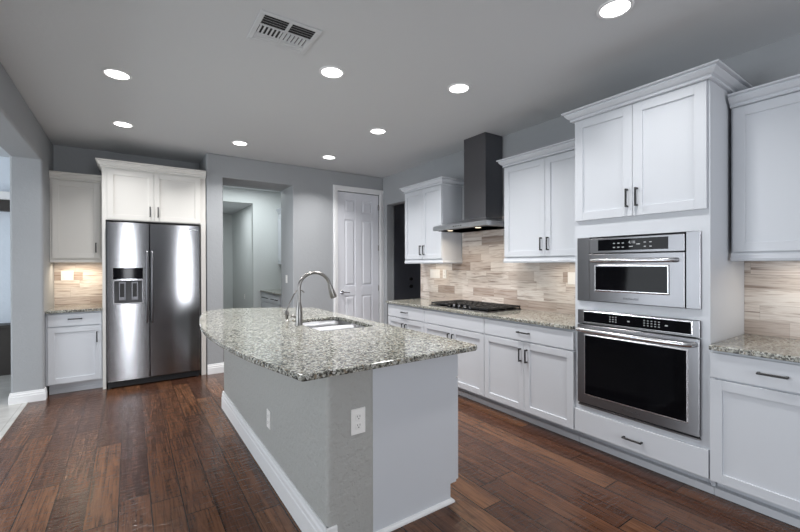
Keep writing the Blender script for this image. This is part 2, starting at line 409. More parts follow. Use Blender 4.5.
d2 = struct(B(face_y(6.095)).box(3.72, 4.555, 0.0, 0.04, 0.01, 2.1).done('door_2', M_DIMDOOR, bevel=0.002))
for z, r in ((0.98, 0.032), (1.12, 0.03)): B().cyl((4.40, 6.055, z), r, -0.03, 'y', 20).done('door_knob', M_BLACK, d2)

# ------------------------------------------------------------------ recessed lights and vent
def recessed(x, y, label, dim=1.0):
    t = thing('recessed_light', label, 'ceiling light', (x, y, H), 'recessed ceiling lights')
    n = 40
    B().loft([[(x+r*math.cos(2*math.pi*k/n), y+r*math.sin(2*math.pi*k/n), z) for k in range(n)] for r, z in
              ((0.094, H-0.0005), (0.092, H-0.007), (0.076, H-0.007), (0.074, H-0.0015))], True, True).done('trim_ring', M_TRIM, t, smooth=True)
    B().cyl((x, y, H-0.0055), 0.0745, 0.003, seg=n).done('lens', M_LENS, t)
    d = bpy.data.lights.new('lamp', 'AREA'); d.shape = 'DISK'; d.size = 0.14; d.energy = CAN_POWER*dim; d.color = CAN_COLOR; d.spread = math.radians(124)
    o = bpy.data.objects.new('lamp', d); COL.objects.link(o); o.location = (0, 0, -0.009); o.parent = t
for x, y, l in ((-0.071, 3.627, 'round recessed light over the floor in front of the fridge, nearer of two at left'),
                (1.245, 2.699, 'round recessed light above the island, just beyond the ceiling vent'),
                (2.245, 1.139, 'round recessed light nearest the oven tower, cut by the top edge of the photo'),
                (2.209, 2.367, 'round recessed light over the aisle facing the range hood, second from the oven tower'),
                (2.198, 3.612, 'round recessed light over the aisle facing the small wall cabinet left of the hood'),
                (2.187, 4.843, 'round recessed light near the six panel door'),
                (1.073, 4.868, 'round recessed light in front of the open doorway in the back wall'),
                (-0.048, 4.873, 'round recessed light directly in front of the fridge cabinet')):
    recessed(x, y, l, 0.5 if y < 1.5 else 0.6 if (x < 0 and y > 4) else 1.0)

v = thing('ceiling_vent', 'square white louvred air vent in the grey ceiling', 'vent', (0.795, 2.425, H))
x0, x1, y0, y1 = 0.612, 0.978, 2.255, 2.60
b = B().box(x0, x1, y0, y0+0.03, H-0.008, H-0.0005).box(x0, x1, y1-0.03, y1, H-0.008, H-0.0005).box(x0, x0+0.03, y0+0.03, y1-0.03, H-0.008, H-0.0005).box(x1-0.03, x1, y0+0.03, y1-0.03, H-0.008, H-0.0005)
b.box(0.785, 0.805, y0+0.03, y1-0.03, H-0.008, H-0.0005).box(x0+0.03, x1-0.03, 2.385, 2.397, H-0.008, H-0.0005).box(x0+0.03, x1-0.03, 2.485, 2.497, H-0.008, H-0.0005)
b.done('vent_frame', M_CEIL, v, bevel=0.003)
B().box(x0+0.02, x1-0.02, y0+0.02, y1-0.02, H-0.0018, H-0.0006).done('vent_opening', M_DARK, v)  # dark sheet standing in for the shade behind the louvres
for xa, xb in ((x0+0.03, 0.785), (0.805, x1-0.03)):
    for k in range(4):
        y = y0+0.036+k*0.0245
        B().hexa([(xa, y+0.0185, H-0.002), (xb, y+0.0185, H-0.002), (xb, y+0.021, H-0.002), (xa, y+0.021, H-0.002)],
                 [(xa, y+0.007, H-0.009), (xb, y+0.007, H-0.009), (xb, y+0.0095, H-0.009), (xa, y+0.0095, H-0.009)]).done('louvre', M_CEIL, v)
    for k in range(6):
        x = xa+0.006+k*0.0245; s = -1 if xa < 0.7 else 1
        B().hexa([(x, 2.397, H-0.002), (x+0.008, 2.397, H-0.002), (x+0.008, 2.485, H-0.002), (x, 2.485, H-0.002)],
                 [(x+0.004*s, 2.397, H-0.009), (x+0.012+0.004*s, 2.397, H-0.009), (x+0.012+0.004*s, 2.485, H-0.009), (x+0.004*s, 2.485, H-0.009)]).done('louvre', M_CEIL, v)
    for k in range(3):
        y = 2.499+k*0.024
        B().hexa([(xa, y, H-0.002), (xb, y, H-0.002), (xb, y+0.018, H-0.002), (xa, y+0.018, H-0.002)],
                 [(xa, y+0.003, H-0.008), (xb, y+0.003, H-0.008), (xb, y+0.022, H-0.008), (xa, y+0.022, H-0.008)]).done('louvre', M_CEIL, v)

# ------------------------------------------------------------------ cabinet kit
def shaker(F, a0, a1, z0, z1, m, parent, name='door', rail=0.057, th=0.02):
    b = B(F).box(a0+0.004, a1-0.004, 0.0, th-0.010, z0+0.004, z1-0.004)
    b.box(a0, a0+rail, 0, th, z0, z1).box(a1-rail, a1, 0, th, z0, z1).box(a0+rail, a1-rail, 0, th, z0, z0+rail).box(a0+rail, a1-rail, 0, th, z1-rail, z1)
    return b.done(name, m, parent, bevel=0.0012)
def flat_front(F, a0, a1, z0, z1, m, parent, name='drawer', th=0.02):
    return B(F).box(a0, a1, 0, th, z0, z1).done(name, m, parent, bevel=0.0018)
def pull(F, a, z, length, vertical, parent, th=0.02):
    b = B(F); h = length/2; w = 0.0055
    if vertical:
        b.box(a-w, a+w, th+0.022, th+0.032, z-h, z+h)
        for q in (-h+0.006, h-0.006): b.box(a-w, a+w, th-0.001, th+0.024, z+q-0.006, z+q+0.006)
    else:
        b.box(a-h, a+h, th+0.022, th+0.032, z-w, z+w)
        for q in (-h+0.006, h-0.006): b.box(a+q-0.006, a+q+0.006, th-0.001, th+0.024, z-w, z+w)
    return b.done('handle', M_BLACK, parent, bevel=0.0015)
def crown_prof(z0, h, p):
    q = [(0, 0), (0.20, 0), (0.30, 0.05), (0.30, 0.16), (0.24, 0.20), (0.24, 0.27), (0.46, 0.36), (0.66, 0.56), (0.76, 0.68), (0.76, 0.76), (0.70, 0.785), (0.70, 0.82), (0.96, 0.86), (1, 0.89), (1, 1), (0, 1)]
    return [(a*p, z0+b*h) for a, b in q]
XD = 2.833                 # face frame plane of the right-hand base run (doors stand 20 mm proud)
FX = face_x(XD)

def base_cabinet(y0, y1, label, kind, group='white base cabinets along the right wall'):
    t = thing('base_cabinet', label, 'cabinet', ((XD+XR)/2, (y0+y1)/2, 0), group)
    B().box(XD, XR-0.002, y0+0.0005, y1-0.0005, 0.112, 0.8835).done('cabinet_body', M_WHITE, t, bevel=0.001)
    B().box(2.930, 2.945, y0+0.0005, y1-0.0005, 0, 0.112).box(2.888, 2.930, y0+0.0005, y1-0.0005, 0, 0.045).done('toe_kick', M_WHITE, t, bevel=0.002)
    mid = (y0+y1)/2; g = 0.003
    dr = flat_front(FX, y0+g, y1-g, 0.724, 0.868, M_WHITE, t, 'drawer')
    if kind != 'false': pull(FX, mid if kind != 'single' else 0.605, 0.797, 0.125, False, dr)
    if kind == 'single':
        d = shaker(FX, y0+g, y1-g, 0.115, 0.714, M_WHITE, t)
        pull(FX, y0+0.04, 0.60, 0.125, True, d)
    else:
        d = shaker(FX, y0+g, mid-g/2, 0.115, 0.714, M_WHITE, t); pull(FX, mid-0.033, 0.60, 0.115, True, d)
        d = shaker(FX, mid+g/2, y1-g, 0.115, 0.714, M_WHITE, t); pull(FX, mid+0.033, 0.60, 0.115, True, d)
    return t
base_cabinet(0.33, 0.884, 'white base cabinet with one drawer and one wide door at right, nearest the camera', 'single')
base_cabinet(1.744, 2.673, 'white base cabinet with one drawer and two doors beside the oven tower', 'double')
base_cabinet(2.673, 3.611, 'white base cabinet under the cooktop with a plain handleless top panel', 'false')
base_cabinet(3.611, 4.383, 'white base cabinet at the far end of the right run near the six panel door', 'double')

FU = face_x(3.13)
def wall_cabinet(y0, y1, label, split, ends):
    t = thing('wall_cabinet', label, 'cabinet', ((3.13+XR)/2, (y0+y1)/2, 1.40), 'white wall cabinets along the right wall')
    B().box(3.13, XR-0.002, y0+0.0005, y1-0.0005, 1.455, 2.40).done('cabinet_body', M_WHITE, t, bevel=0.001)
    g = 0.003
    if split:
        d = shaker(FU, y0+g, split-g/2, 1.462, 2.355, M_WHITE, t); pull(FU, split-0.035, 1.575, 0.12, True, d)
        d = shaker(FU, split+g/2, y1-g, 1.462, 2.355, M_WHITE, t); pull(FU, split+0.035, 1.575, 0.12, True, d)
    else:
        d = shaker(FU, y0+g, y1-0.014, 1.462, 2.355, M_WHITE, t)
        pull(FU, y0+0.035, 1.575, 0.12, True, d)
    path = [(3.125, y0), (3.125, y1)]; rail = [(3.13, y0+0.0005), (3.13, y1-0.0005)]
    if 'far' in ends: path.append((XR-0.002, y1)); rail.append((XR-0.002, y1-0.0005))
    if 'near' in ends: path.insert(0, (XR-0.002, y0)); rail.insert(0, (XR-0.002, y0+0.0005))
    B().sweep(path, crown_prof(2.362, 0.076, 0.062), 1).done('crown_molding', M_WHITE, t)
    B().sweep(rail, [(-0.018, 1.405), (0.012, 1.405), (0.016, 1.42), (0.010, 1.44), (0.010, 1.455), (-0.018, 1.455)], 1).done('light_rail', M_WHITE, t)
    return t
wall_cabinet(0.33, 0.868, 'white wall cabinet at right edge above the near counter, right of the oven tower', None, ())
wall_cabinet(1.757, 2.68, 'white two door wall cabinet between the range hood and the oven tower', 2.207, ('far',))
wall_cabinet(3.645, 4.415, 'white two door wall cabinet left of the range hood', 4.02, ('far', 'near'))

# oven tower
ty0, ty1 = 0.885, 1.742
t = thing('oven_tower_cabinet', 'tall white cabinet holding the microwave and wall oven, crowned with stepped molding', 'cabinet', (3.14, (ty0+ty1)/2, 0))
b = B().box(XD, XR-0.002, ty0, ty0+0.02, 0.112, 2.48).box(XD, XR-0.002, ty1-0.02, ty1, 0.112, 2.48).box(XD, XR-0.002, ty0+0.02, ty1-0.02, 1.5875, 2.48).box(XD, XR-0.002, ty0+0.02, ty1-0.02, 0.112, 0.32).box(3.40, XR-0.002, ty0+0.02, ty1-0.02, 0.32, 1.6)
b.box(XD, 3.40, ty0+0.02, ty1-0.02, 1.045, 1.112)
b.box(XD, XD+0.02, ty0+0.02, 0.955, 0.32, 1.045).box(XD, XD+0.02, 1.69, ty1-0.02, 0.32, 1.045).box(XD, XD+0.02, ty0+0.02, 0.955, 1.112, 1.5875).box(XD, XD+0.02, 1.69, ty1-0.02, 1.112, 1.5875)
b.done('cabinet_body', M_WHITE, t)
B().box(2.930, 2.945, ty0, ty1, 0, 0.112).box(2.888, 2.930, ty0, ty1, 0, 0.045).box(2.905, 3.44, ty0, ty0+0.02, 0, 0.112).done('toe_kick', M_WHITE, t, bevel=0.002)
d = shaker(FX, 0.897, 1.3125, 1.716, 2.472, M_WHITE, t, rail=0.062); pull(FX, 1.283, 1.84, 0.125, True, d)
d = shaker(FX, 1.3155, 1.731, 1.716, 2.472, M_WHITE, t, rail=0.062); pull(FX, 1.345, 1.84, 0.125, True, d)
d = flat_front(FX, 0.889, 1.738, 0.117, 0.285, M_WHITE, t); pull(FX, 1.311, 0.197, 0.125, False, d)
B().sweep([(XR-0.002, ty0), (2.815, ty0), (2.815, ty1), (XR-0.002, ty1)], crown_prof(2.474, 0.072, 0.065), 1).done('crown_molding', M_WHITE, t)

# microwave
MX = 2.833
FM = face_x(MX)
t = thing('microwave', 'built-in stainless microwave with black window above the wall oven', 'microwave', (3.0, 1.32, 1.112))
B(FM).box(0.97, 1.67, -0.45, 0.0, 1.125, 1.57).done('housing', M_DARK, t)
for a0, a1 in ((1.62, 1.715), (0.929, 1.003)): B(FM).box(a0, a1, 0.0005, 0.016, 1.114, 1.586).done('side_trim', M_STEEL, t, bevel=0.002)
cp = B(FM).box(1.006, 1.614, 0.0005, 0.03, 1.468, 1.574).done('control_panel', M_STEEL, t, bevel=0.002)
B(FM).box(1.094, 1.545, 0.03, 0.0325, 1.484, 1.562).done('control_glass', M_GLASSB, cp, bevel=0.001)
def key(a, z, w, h, d, parent): B(FM).box(a-w, a+w, d, d+0.0005, z-h, z+h).done('touch_key', M_GREYMARK, parent)
for a in (1.43, 1.40, 1.37, 1.23, 1.195):
    for z in (1.533, 1.505): key(a, z, 0.007, 0.003, 0.0325, cp)
key(1.3175, 1.5075, 0.0125, 0.0025, 0.0325, cp); key(1.2725, 1.523, 0.0125, 0.003, 0.0325, cp)
text_mark('4:18', 0.026, M_GREYMARK, cp, 'clock_display', (MX-0.0327, 1.312, 1.536), 'x')
dr = B(FM).box(1.006, 1.614, 0.0005, 0.03, 1.116, 1.462).done('door', M_STEEL, t, bevel=0.003)
B(FM).frustum(1.085, 1.575, 1.190, 1.385, 0.03, 0.034, 0.008).done('window_surround', M_BAR, dr)
B(FM).box(1.097, 1.563, 0.034, 0.0355, 1.202, 1.373).done('window', M_GLASSB, dr)
B(FM).tube([(1.585, 0.028, 1.413), (1.575, 0.062, 1.413), (1.54, 0.074, 1.413), (1.32, 0.078, 1.413), (1.10, 0.074, 1.413), (1.055, 0.062, 1.413), (1.045, 0.028, 1.413)], 0.0145, 14).done('handle', M_BAR, dr, smooth=True)
text_mark('KitchenAid', 0.022, M_DARKMARK, dr, 'badge', (MX-0.0305, 1.32, 1.15), 'x')

# wall oven
t = thing('wall_oven', 'built-in stainless wall oven with large black glass window in the white tower', 'oven', (3.0, 1.32, 0.325))
B(FM).box(0.965, 1.68, -0.5, 0.0, 0.335, 1.04).done('housing', M_DARK, t)
cp = B(FM).box(0.930, 1.706, 0.0005, 0.026, 0.944, 1.046).done('control_panel', M_STEEL, t, bevel=0.002)
B(FM).frustum(0.965, 1.662, 0.953, 1.040, 0.026, 0.029, 0.004).done('control_surround', M_BAR, cp)
B(FM).box(0.971, 1.656, 0.029, 0.0305, 0.960, 1.034).done('control_glass', M_GLASSB, cp)
for a in (1.46, 1.44, 1.42, 1.235, 1.213, 1.191, 1.169, 1.147):
    for z in (1.014, 0.998, 0.982): key(a, z, 0.005, 0.0025, 0.0305, cp)
for a in (1.105, 1.335): key(a, 0.996, 0.008, 0.004, 0.0305, cp)
dr = B(FM).box(0.930, 1.706, 0.0005, 0.032, 0.350, 0.937).done('door', M_STEEL, t, bevel=0.003)
B(FM).frustum(0.985, 1.652, 0.415, 0.868, 0.032, 0.036, 0.006).done('window_surround', M_BAR, dr)
B(FM).box(0.994, 1.643, 0.036, 0.0375, 0.424, 0.859).done('window', M_GLASSB, dr)
B(FM).tube([(1.685, 0.03, 0.902), (1.675, 0.07, 0.902), (1.64, 0.082, 0.902), (1.32, 0.088, 0.902), (1.0, 0.082, 0.902), (0.962, 0.07, 0.902), (0.952, 0.03, 0.902)], 0.0165, 16).done('handle', M_BAR, dr, smooth=True)
text_mark('KitchenAid', 0.026, M_DARKMARK, dr, 'badge', (MX-0.0325, 1.32, 0.384), 'x')
B(FM).box(0.930, 1.706, 0.0005, 0.022, 0.326, 0.338).done('bottom_trim', M_STEEL, t, bevel=0.002)
B(FM).box(0.934, 1.702, 0.0005, 0.012, 0.338, 0.349).done('bottom_vent', M_DARK, t)

# countertops and tile, right side
CT0, CT1 = 0.884, 0.914
tag(B().box(2.793, XR-0.002, 1.745, 4.42, CT0, CT1).done('countertop', M_GRANITE, bevel=0.006, seg=3), 'long speckled granite countertop with the cooktop, along the right wall', 'countertop')
tag(B().box(2.793, XR-0.002, 0.33, 0.882, CT0, CT1).done('countertop', M_GRANITE, bevel=0.006, seg=3), 'short speckled granite countertop at the right edge, right of the oven tower', 'countertop')
b = B().box(XR-0.012, XR-0.001, 1.745, 4.49, CT1+0.0005, 1.404).box(XR-0.012, XR-0.001, 2.70, 3.63, 1.404, 1.93)
tag(b.done('tile_backsplash', M_TILE), 'beige streaked stone tile backsplash behind the cooktop and under the hood', 'backsplash')
tag(B().box(XR-0.012, XR-0.001, 0.33, 0.884, CT1+0.0005, 1.404).done('tile_backsplash', M_TILE), 'beige streaked stone tile backsplash at the right edge, right of the oven tower', 'backsplash')

def plate(F, a, z, w, h, kind, name, label, cat, group=None):
    loc = F(a, 0, z-h/2)
    t = thing(name, label, cat, loc, group)
    pl = B(F).box(a-w/2, a+w/2, 0.0005, 0.006, z-h/2, z+h/2).done('cover_plate', M_PLASTIC, t, bevel=0.002)
    if kind == 'outlet':
        for dz in (-0.021, 0.021):
            r = B(F).box(a-0.017, a+0.017, 0.006, 0.0085, z+dz-0.014, z+dz+0.014).done('receptacle', M_PLASTIC, t, bevel=0.003)
            q = B(F)
            for da in (-0.0065, 0.0065): q.box(a+da-0.0012, a+da+0.0012, 0.0085, 0.0088, z+dz-0.001, z+dz+0.008)
            q.box(a-0.0025, a+0.0025, 0.0085, 0.0088, z+dz-0.010, z+dz-0.005)
            q.done('slots', M_DARK, r)
    else:
        n = kind
        for k in range(n):
            ac = a+(k-(n-1)/2)*0.046
            B(F).box(ac-0.016, ac+0.016, 0.006, 0.0095, z-0.033, z+0.033).done('rocker', M_PLASTIC, t, bevel=0.002)
    return t
FT = face_x(XR-0.012)
plate(FT, 4.165, 1.265, 0.205, 0.117, 4, 'light_switch', 'four gang white switch plate on stone tile left of the cooktop', 'switch')
plate(FT, 3.965, 1.265, 0.072, 0.117, 'outlet', 'wall_outlet', 'white outlet on stone tile just right of the four gang switch plate', 'outlet')
plate(FT, 2.13, 1.255, 0.115, 0.117, 2, 'light_switch', 'white switch plate on stone tile beside the oven tower', 'switch')

# under-cabinet lamps
def under_light(x, y, z, along, label, power=UNDER_POWER):
    t = thing('under_cabinet_light', label, 'light', (x, y, z), 'warm lamps under the wall cabinets')
    w = (0.28, 0.035) if along == 'x' else (0.035, 0.28)
    B().box(x-w[0]/2, x+w[0]/2, y-w[1]/2, y+w[1]/2, z-0.012, z).done('lamp_housing', M_TRIM, t)
    B().box(x-w[0]/2+0.004, x+w[0]/2-0.004, y-w[1]/2+0.004, y+w[1]/2-0.004, z-0.014, z-0.012).done('lens', M_UNDERLENS, t)
    d = bpy.data.lights.new('lamp', 'AREA'); d.shape = 'RECTANGLE'; d.size, d.size_y = w; d.energy = power; d.color = UNDER_COLOR; d.spread = math.radians(160)
    o = bpy.data.objects.new('lamp', d); COL.objects.link(o); o.location = (0, 0, -0.016); o.parent = t
under_light(3.23, 4.05, 1.4545, 'y', 'warm lamp under the wall cabinet left of the hood')
under_light(3.23, 2.10, 1.4545, 'y', 'warm lamp under the wall cabinet beside the oven tower')
under_light(3.23, 0.52, 1.4545, 'y', 'warm lamp under the wall cabinet at the right edge', UNDER_POWER*0.9)
under_light(-0.50, 5.97, 1.4545, 'x', 'warm lamp under the small wall cabinet left of the fridge', UNDER_POWER*2.4)

# range hood
t = thing('range_hood', 'stainless chimney range hood above the cooktop', 'range hood', (3.2, 3.2, 1.78))
hy0, hy1, hx = 2.775, 3.625, 2.96
b = B().box(hx, XR-0.013, hy0, hy1, 1.786, 1.836)
b.hexa([(hx+0.004, hy0+0.004, 1.836), (XR-0.013, hy0+0.004, 1.836), (XR-0.013, hy1-0.004, 1.836), (hx+0.004, hy1-0.004, 1.836)], [(3.165, 2.98, 1.90), (XR-0.013, 2.98, 1.90), (XR-0.013, 3.325, 1.90), (3.165, 3.325, 1.90)])
b.done('canopy', M_HOOD, t, bevel=0.002)
b = B().box(3.170, XR-0.013, 2.986, 3.318, 1.895, H-0.001)
b.done('chimney', M_STEELD, t, bevel=0.001)
B().box(hx+0.05, XR-0.06, hy0+0.04, hy1-0.04, 1.781, 1.786).done('filter', M_STEELD, t)
for y in (2.98, 3.42):
    B().cyl((3.05, y, 1.777), 0.03, 0.004).done('hood_lamp', M_UNDERLENS, t)
    d = bpy.data.lights.new('lamp', 'AREA'); d.shape = 'DISK'; d.size = 0.05; d.energy = 1.5; d.color = UNDER_COLOR; d.spread = math.radians(150)
    o = bpy.data.objects.new('lamp', d); COL.objects.link(o); o.location = (3.05-3.2, y-3.2, 1.776-1.78); o.parent = t
b = B(face_x(hx))
for k in range(5): b.box(3.14+k*0.03, 3.155+k*0.03, 0, 0.002, 1.806, 1.818)
b.done('buttons', M_DARKMARK, t)

# cooktop
t = thing('gas_cooktop', 'black gas cooktop with steel knobs set in the granite counter under the hood', 'cooktop', (3.14, 3.14, CT1))
B().box(2.875, 3.395, 2.69, 3.60, CT1+0.0005, CT1+0.010).done('cooktop_tray', M_STEELD, t, bevel=0.004, seg=2)
for cx, cy, r in ((3.02, 2.86, 0.04), (3.27, 2.86, 0.032), (3.20, 3.145, 0.052), (3.02, 3.43, 0.032), (3.27, 3.43, 0.04)):
    bu = B().lathe((cx, cy, CT1+0.010), [(0.001, 0), (r*1.2, 0), (r*1.2, 0.006), (r, 0.008), (r, 0.016), (r*0.9, 0.02), (0.001, 0.021)]).done('burner', M_IRON, t, smooth=True)
for gy0, gy1 in ((2.70, 2.995), (3.0, 3.29), (3.295, 3.59)):
    b = B(); gx0, gx1 = (2.905, 3.385) if not (2.99 < gy0 < 3.1) else (3.03, 3.385)
    z0, z1 = CT1+0.024, CT1+0.042
    w = 0.012
    for x in (gx0, gx1-w): b.box(x, x+w, gy0, gy1, z0, z1)
    for y in (gy0, gy1-w): b.box(gx0, gx1, y, y+w, z0, z1)
    for y in (gy0+0.07, (gy0+gy1)/2-w/2, gy1-0.08): b.box(gx0, gx1, y, y+0.010, z0+0.002, z1)
    for x in (gx0+(gx1-gx0)*0.25, (gx0+gx1)/2, gx0+(gx1-gx0)*0.75): b.box(x-0.005, x+0.005, gy0, gy1, z0+0.002, z1)
    for x in (gx0, gx1-w):
        for y in (gy0, (gy0+gy1)/2-w/2, gy1-w): b.box(x, x+w, y, y+w, CT1+0.010, z0)
    for x in (gx0+0.12, gx0+0.24, gx0+0.36):
        for y in (gy0, gy1-w): b.box(x, x+0.016, y, y+w, CT1+0.010, z0)
    b.done('grate', M_IRON, t, bevel=0.002)
for k in range(5):
    y = 3.0+k*0.085
    B().lathe((2.955, y, CT1+0.010), [(0.001, 0), (0.021, 0), (0.021, 0.005), (0.017, 0.008), (0.015, 0.026), (0.001, 0.028)]).done('knob', M_STEEL, t, smooth=True)

# ------------------------------------------------------------------ left wall run
# fridge enclosure
t = thing('fridge_cabinet', 'tall white cabinet surround over and beside the fridge with crown molding', 'cabinet', (0.27, 5.85, 0))
b = B().box(-0.252, -0.220, 5.53, YA-0.002, 0, 2.50).box(0.745, 0.800, 5.53, YA-0.002, 0, 2.50).box(-0.220, 0.745, 5.53, YA-0.002, 1.905, 2.50)
b.done('cabinet_body', M_CREAM, t, bevel=0.001)
FF = face_y(5.53)
d = shaker(FF, -0.205, 0.2415, 1.915, 2.475, M_CREAM, t); pull(FF, 0.203, 2.02, 0.12, True, d)
d = shaker(FF, 0.2445, 0.735, 1.915, 2.475, M_CREAM, t); pull(FF, 0.283, 2.02, 0.12, True, d)
B().sweep([(-0.252, YA-0.002), (-0.252, 5.528), (0.802, 5.528)], crown_prof(2.495, 0.083, 0.055), -1).done('crown_molding', M_CREAM, t)

# refrigerator
t = thing('refrigerator', 'stainless side by side refrigerator with dispenser in the left door', 'refrigerator', (0.256, 5.8, 0))
B().box(-0.205, 0.718, 5.54, 6.12, 0.03, 1.885).done('fridge_body', M_DARK, t, bevel=0.004)
FR = face_y(5.525)
XS = 0.193
dl = B(FR)
# left door built around the dispenser opening
for a0, a1, z0, z1 in ((-0.209, XS-0.004, 0.085, 0.956), (-0.209, XS-0.004, 1.218, 1.878), (-0.209, -0.148, 0.956, 1.218), (0.124, XS-0.004, 0.956, 1.218)): dl.box(a0, a1, 0, 0.065, z0, z1)
dl.box(-0.148, 0.124, 0, 0.012, 0.956, 1.218)
bmesh.ops.remove_doubles(dl.bm, verts=dl.bm.verts, dist=0.0001)
dl = dl.done('door', M_STEELV, t)
dr = B(FR).box(XS+0.004, 0.722, 0, 0.065, 0.085, 1.878).done('door', M_STEELV, t, bevel=0.005, seg=3)
for dd, a in ((dl, XS-0.026), (dr, XS+0.026)):
    B(FR).tube([(a, 0.063, 0.735), (a, 0.108, 0.735), (a, 0.118, 0.75), (a, 0.118, 1.535), (a, 0.108, 1.55), (a, 0.063, 1.55)], 0.0115, 14).done('handle', M_STEELD, dd, smooth=True)
dp = B(FR).box(-0.153, 0.129, 0.065, 0.069, 1.236, 1.362).done('dispenser_display', M_GLASSB, dl, bevel=0.001)
b = B(FR).box(-0.153, -0.143, 0.012, 0.070, 0.950, 1.224).box(0.119, 0.129, 0.012, 0.070, 0.950, 1.224).box(-0.143, 0.119, 0.012, 0.070, 1.214, 1.224).box(-0.143, 0.119, 0.012, 0.074, 0.950, 0.962)
b.done('dispenser_frame', M_STEEL, dl, bevel=0.001)
b = B(FR).box(-0.105, -0.035, 0.012, 0.028, 0.99, 1.205).box(0.015, 0.085, 0.012, 0.028, 0.99, 1.205)
b.done('dispenser_chute', M_STEELD, dl, bevel=0.004)
B(FR).box(-0.143, 0.119, 0.0125, 0.014, 0.962, 1.214).done('dispenser_recess', M_DARKMARK, dl)
b = B(FR).box(-0.09, -0.05, 0.028, 0.036, 1.03, 1.185).box(0.03, 0.07, 0.028, 0.036, 1.03, 1.185)
b.done('dispenser_paddle', M_BLACK, dl, bevel=0.003)
B(FR).box(0.60, 0.695, 0.065, 0.067, 1.815, 1.838).done('badge', M_CHROME, dr, bevel=0.0008)
text_mark('KitchenAid', 0.019, M_DARKMARK, dr, 'badge_lettering', (0.6475, 5.525-0.0675, 1.826), 'y')
b = B(FR).box(-0.205, 0.718, 0, 0.03, 0.012, 0.078)
for k in range(4): b.box(-0.19, 0.70, 0.03, 0.036, 0.018+k*0.015, 0.026+k*0.015)
b.done('grille', M_DARK, t)
for a in (-0.19, 0.70): B().cyl((a, 5.52, 0), 0.018, 0.03).done('foot', M_DARK, t)

# left base cabinet
FL = face_y(5.56)
t = thing('base_cabinet', 'small white base cabinet with one drawer and one door left of the fridge', 'cabinet', (-0.494, 5.86, 0), 'white cabinets beside the fridge')
B().box(XL+0.001, -0.254, 5.56, YA-0.002, 0.112, 0.8835).done('cabinet_body', M_WHITE, t, bevel=0.001)
B().box(XL+0.017, -0.254, 5.635, 5.65, 0, 0.112).box(XL+0.017, -0.254, 5.626, 5.635, 0, 0.045).done('toe_kick', M_WHITE, t, bevel=0.002)
d = flat_front(FL, -0.716, -0.262, 0.737, 0.868, M_WHITE, t); pull(FL, -0.489, 0.812, 0.12, False, d)
d = shaker(FL, -0.716, -0.262, 0.125, 0.727, M_WHITE, t); pull(FL, -0.302, 0.60, 0.12, True, d)
tag(B().box(XL+0.0015, -0.254, 5.512, YA-0.002, CT0, CT1).done('countertop', M_GRANITE, bevel=0.006, seg=3), 'small granite countertop left of the fridge', 'countertop')
tag(B().box(XL+0.001, -0.254, YA-0.012, YA-0.001, CT1+0.0005, 1.43).done('tile_backsplash', M_TILE), 'warm lit stone tile backsplash left of the fridge', 'backsplash')
plate(face_y(YA-0.012), -0.615, 1.27, 0.115, 0.117, 2, 'light_switch', 'white switch plate on warm lit tile left of the fridge', 'switch')
t = thing('wall_cabinet', 'small single door wall cabinet left of the fridge', 'cabinet', (-0.494, 6.0, 1.42), 'white cabinets beside the fridge')
FW = face_y(5.86)
B().box(XL+0.001, -0.254, 5.86, YA-0.002, 1.455, 2.41).done('cabinet_body', M_CREAM, t, bevel=0.001)
d = shaker(FW, -0.712, -0.285, 1.475, 2.35, M_CREAM, t); pull(FW, -0.323, 1.60, 0.115, True, d)
B().sweep([(XL+0.001, 5.858), (-0.254, 5.858)], crown_prof(2.365, 0.085, 0.04), -1).done('crown_molding', M_CREAM, t)
B().box(XL+0.001, -0.254, 5.848, 5.866, 1.425, 1.455).done('light_rail', M_CREAM, t, bevel=0.003)

# ------------------------------------------------------------------ island
t = thing('kitchen_island', 'grey and white kitchen island base with baseboard under the curved granite top', 'island', (1.17, 2.9, 0))
pts = rrect(0.752, 1.011, 1.70, 4.15, 0.028, 4)
b = B().loft([[(x, y, z) for x, y in pts] for z in (0, 0.8835)])
b.done('half_wall', M_ISLWALL, t, smooth=True)
b = notched_wall(face_y(1.735), [(1.0115, 0), (1.545, 0), (1.545, 0.105), (1.590, 0.105), (1.590, 0.8835), (1.0115, 0.8835)], -0.02, 0).box(1.0115, 1.590, 4.13, 4.15, 0.105, 0.8835)
b.box(1.0115, 1.03, 1.755, 4.13, 0, 0.8835).box(1.57, 1.590, 1.755, 4.13, 0.105, 0.68).box(1.57, 1.590, 1.755, 2.62, 0.68, 0.8835).box(1.57, 1.590, 3.37, 4.13, 0.68, 0.8835).box(1.03, 1.57, 1.755, 4.13, 0.105, 0.125).box(1.53, 1.545, 1.755, 4.15, 0, 0.105)
b.done('cabinet_body', M_WHITE, t, bevel=0.0015)
FI = face_xp(1.5905)
ys = [1.738, 2.30, 2.62, 3.02, 3.42, 4.145]
for k, (a, c) in enumerate(zip(ys, ys[1:])):
    d = shaker(FI, a+0.002, c-0.002, 0.115, 0.714, M_WHITE, t); pull(FI, c-0.04 if k % 2 == 0 else a+0.04, 0.62, 0.12, True, d)
    d = flat_front(FI, a+0.002, c-0.002, 0.724, 0.868, M_WHITE, t)
    if k not in (2, 3): pull(FI, (a+c)/2, 0.80, 0.12, False, d)
B().sweep([(0.752, 4.15), (0.752, 1.70), (0.80, 1.70)], BBP(0.165, 0.018), -1).done('baseboard', M_TRIM, t)
b = B().sweep([(1.0115, 1.70), (1.0115, 1.735), (1.545, 1.735), (1.545, 1.76)], [(0, 0), (0.018, 0), (0.018, 0.008), (0.015, 0.014), (0.009, 0.019), (0, 0.021)], -1)
b.done('shoe_molding', M_TRIM, t)

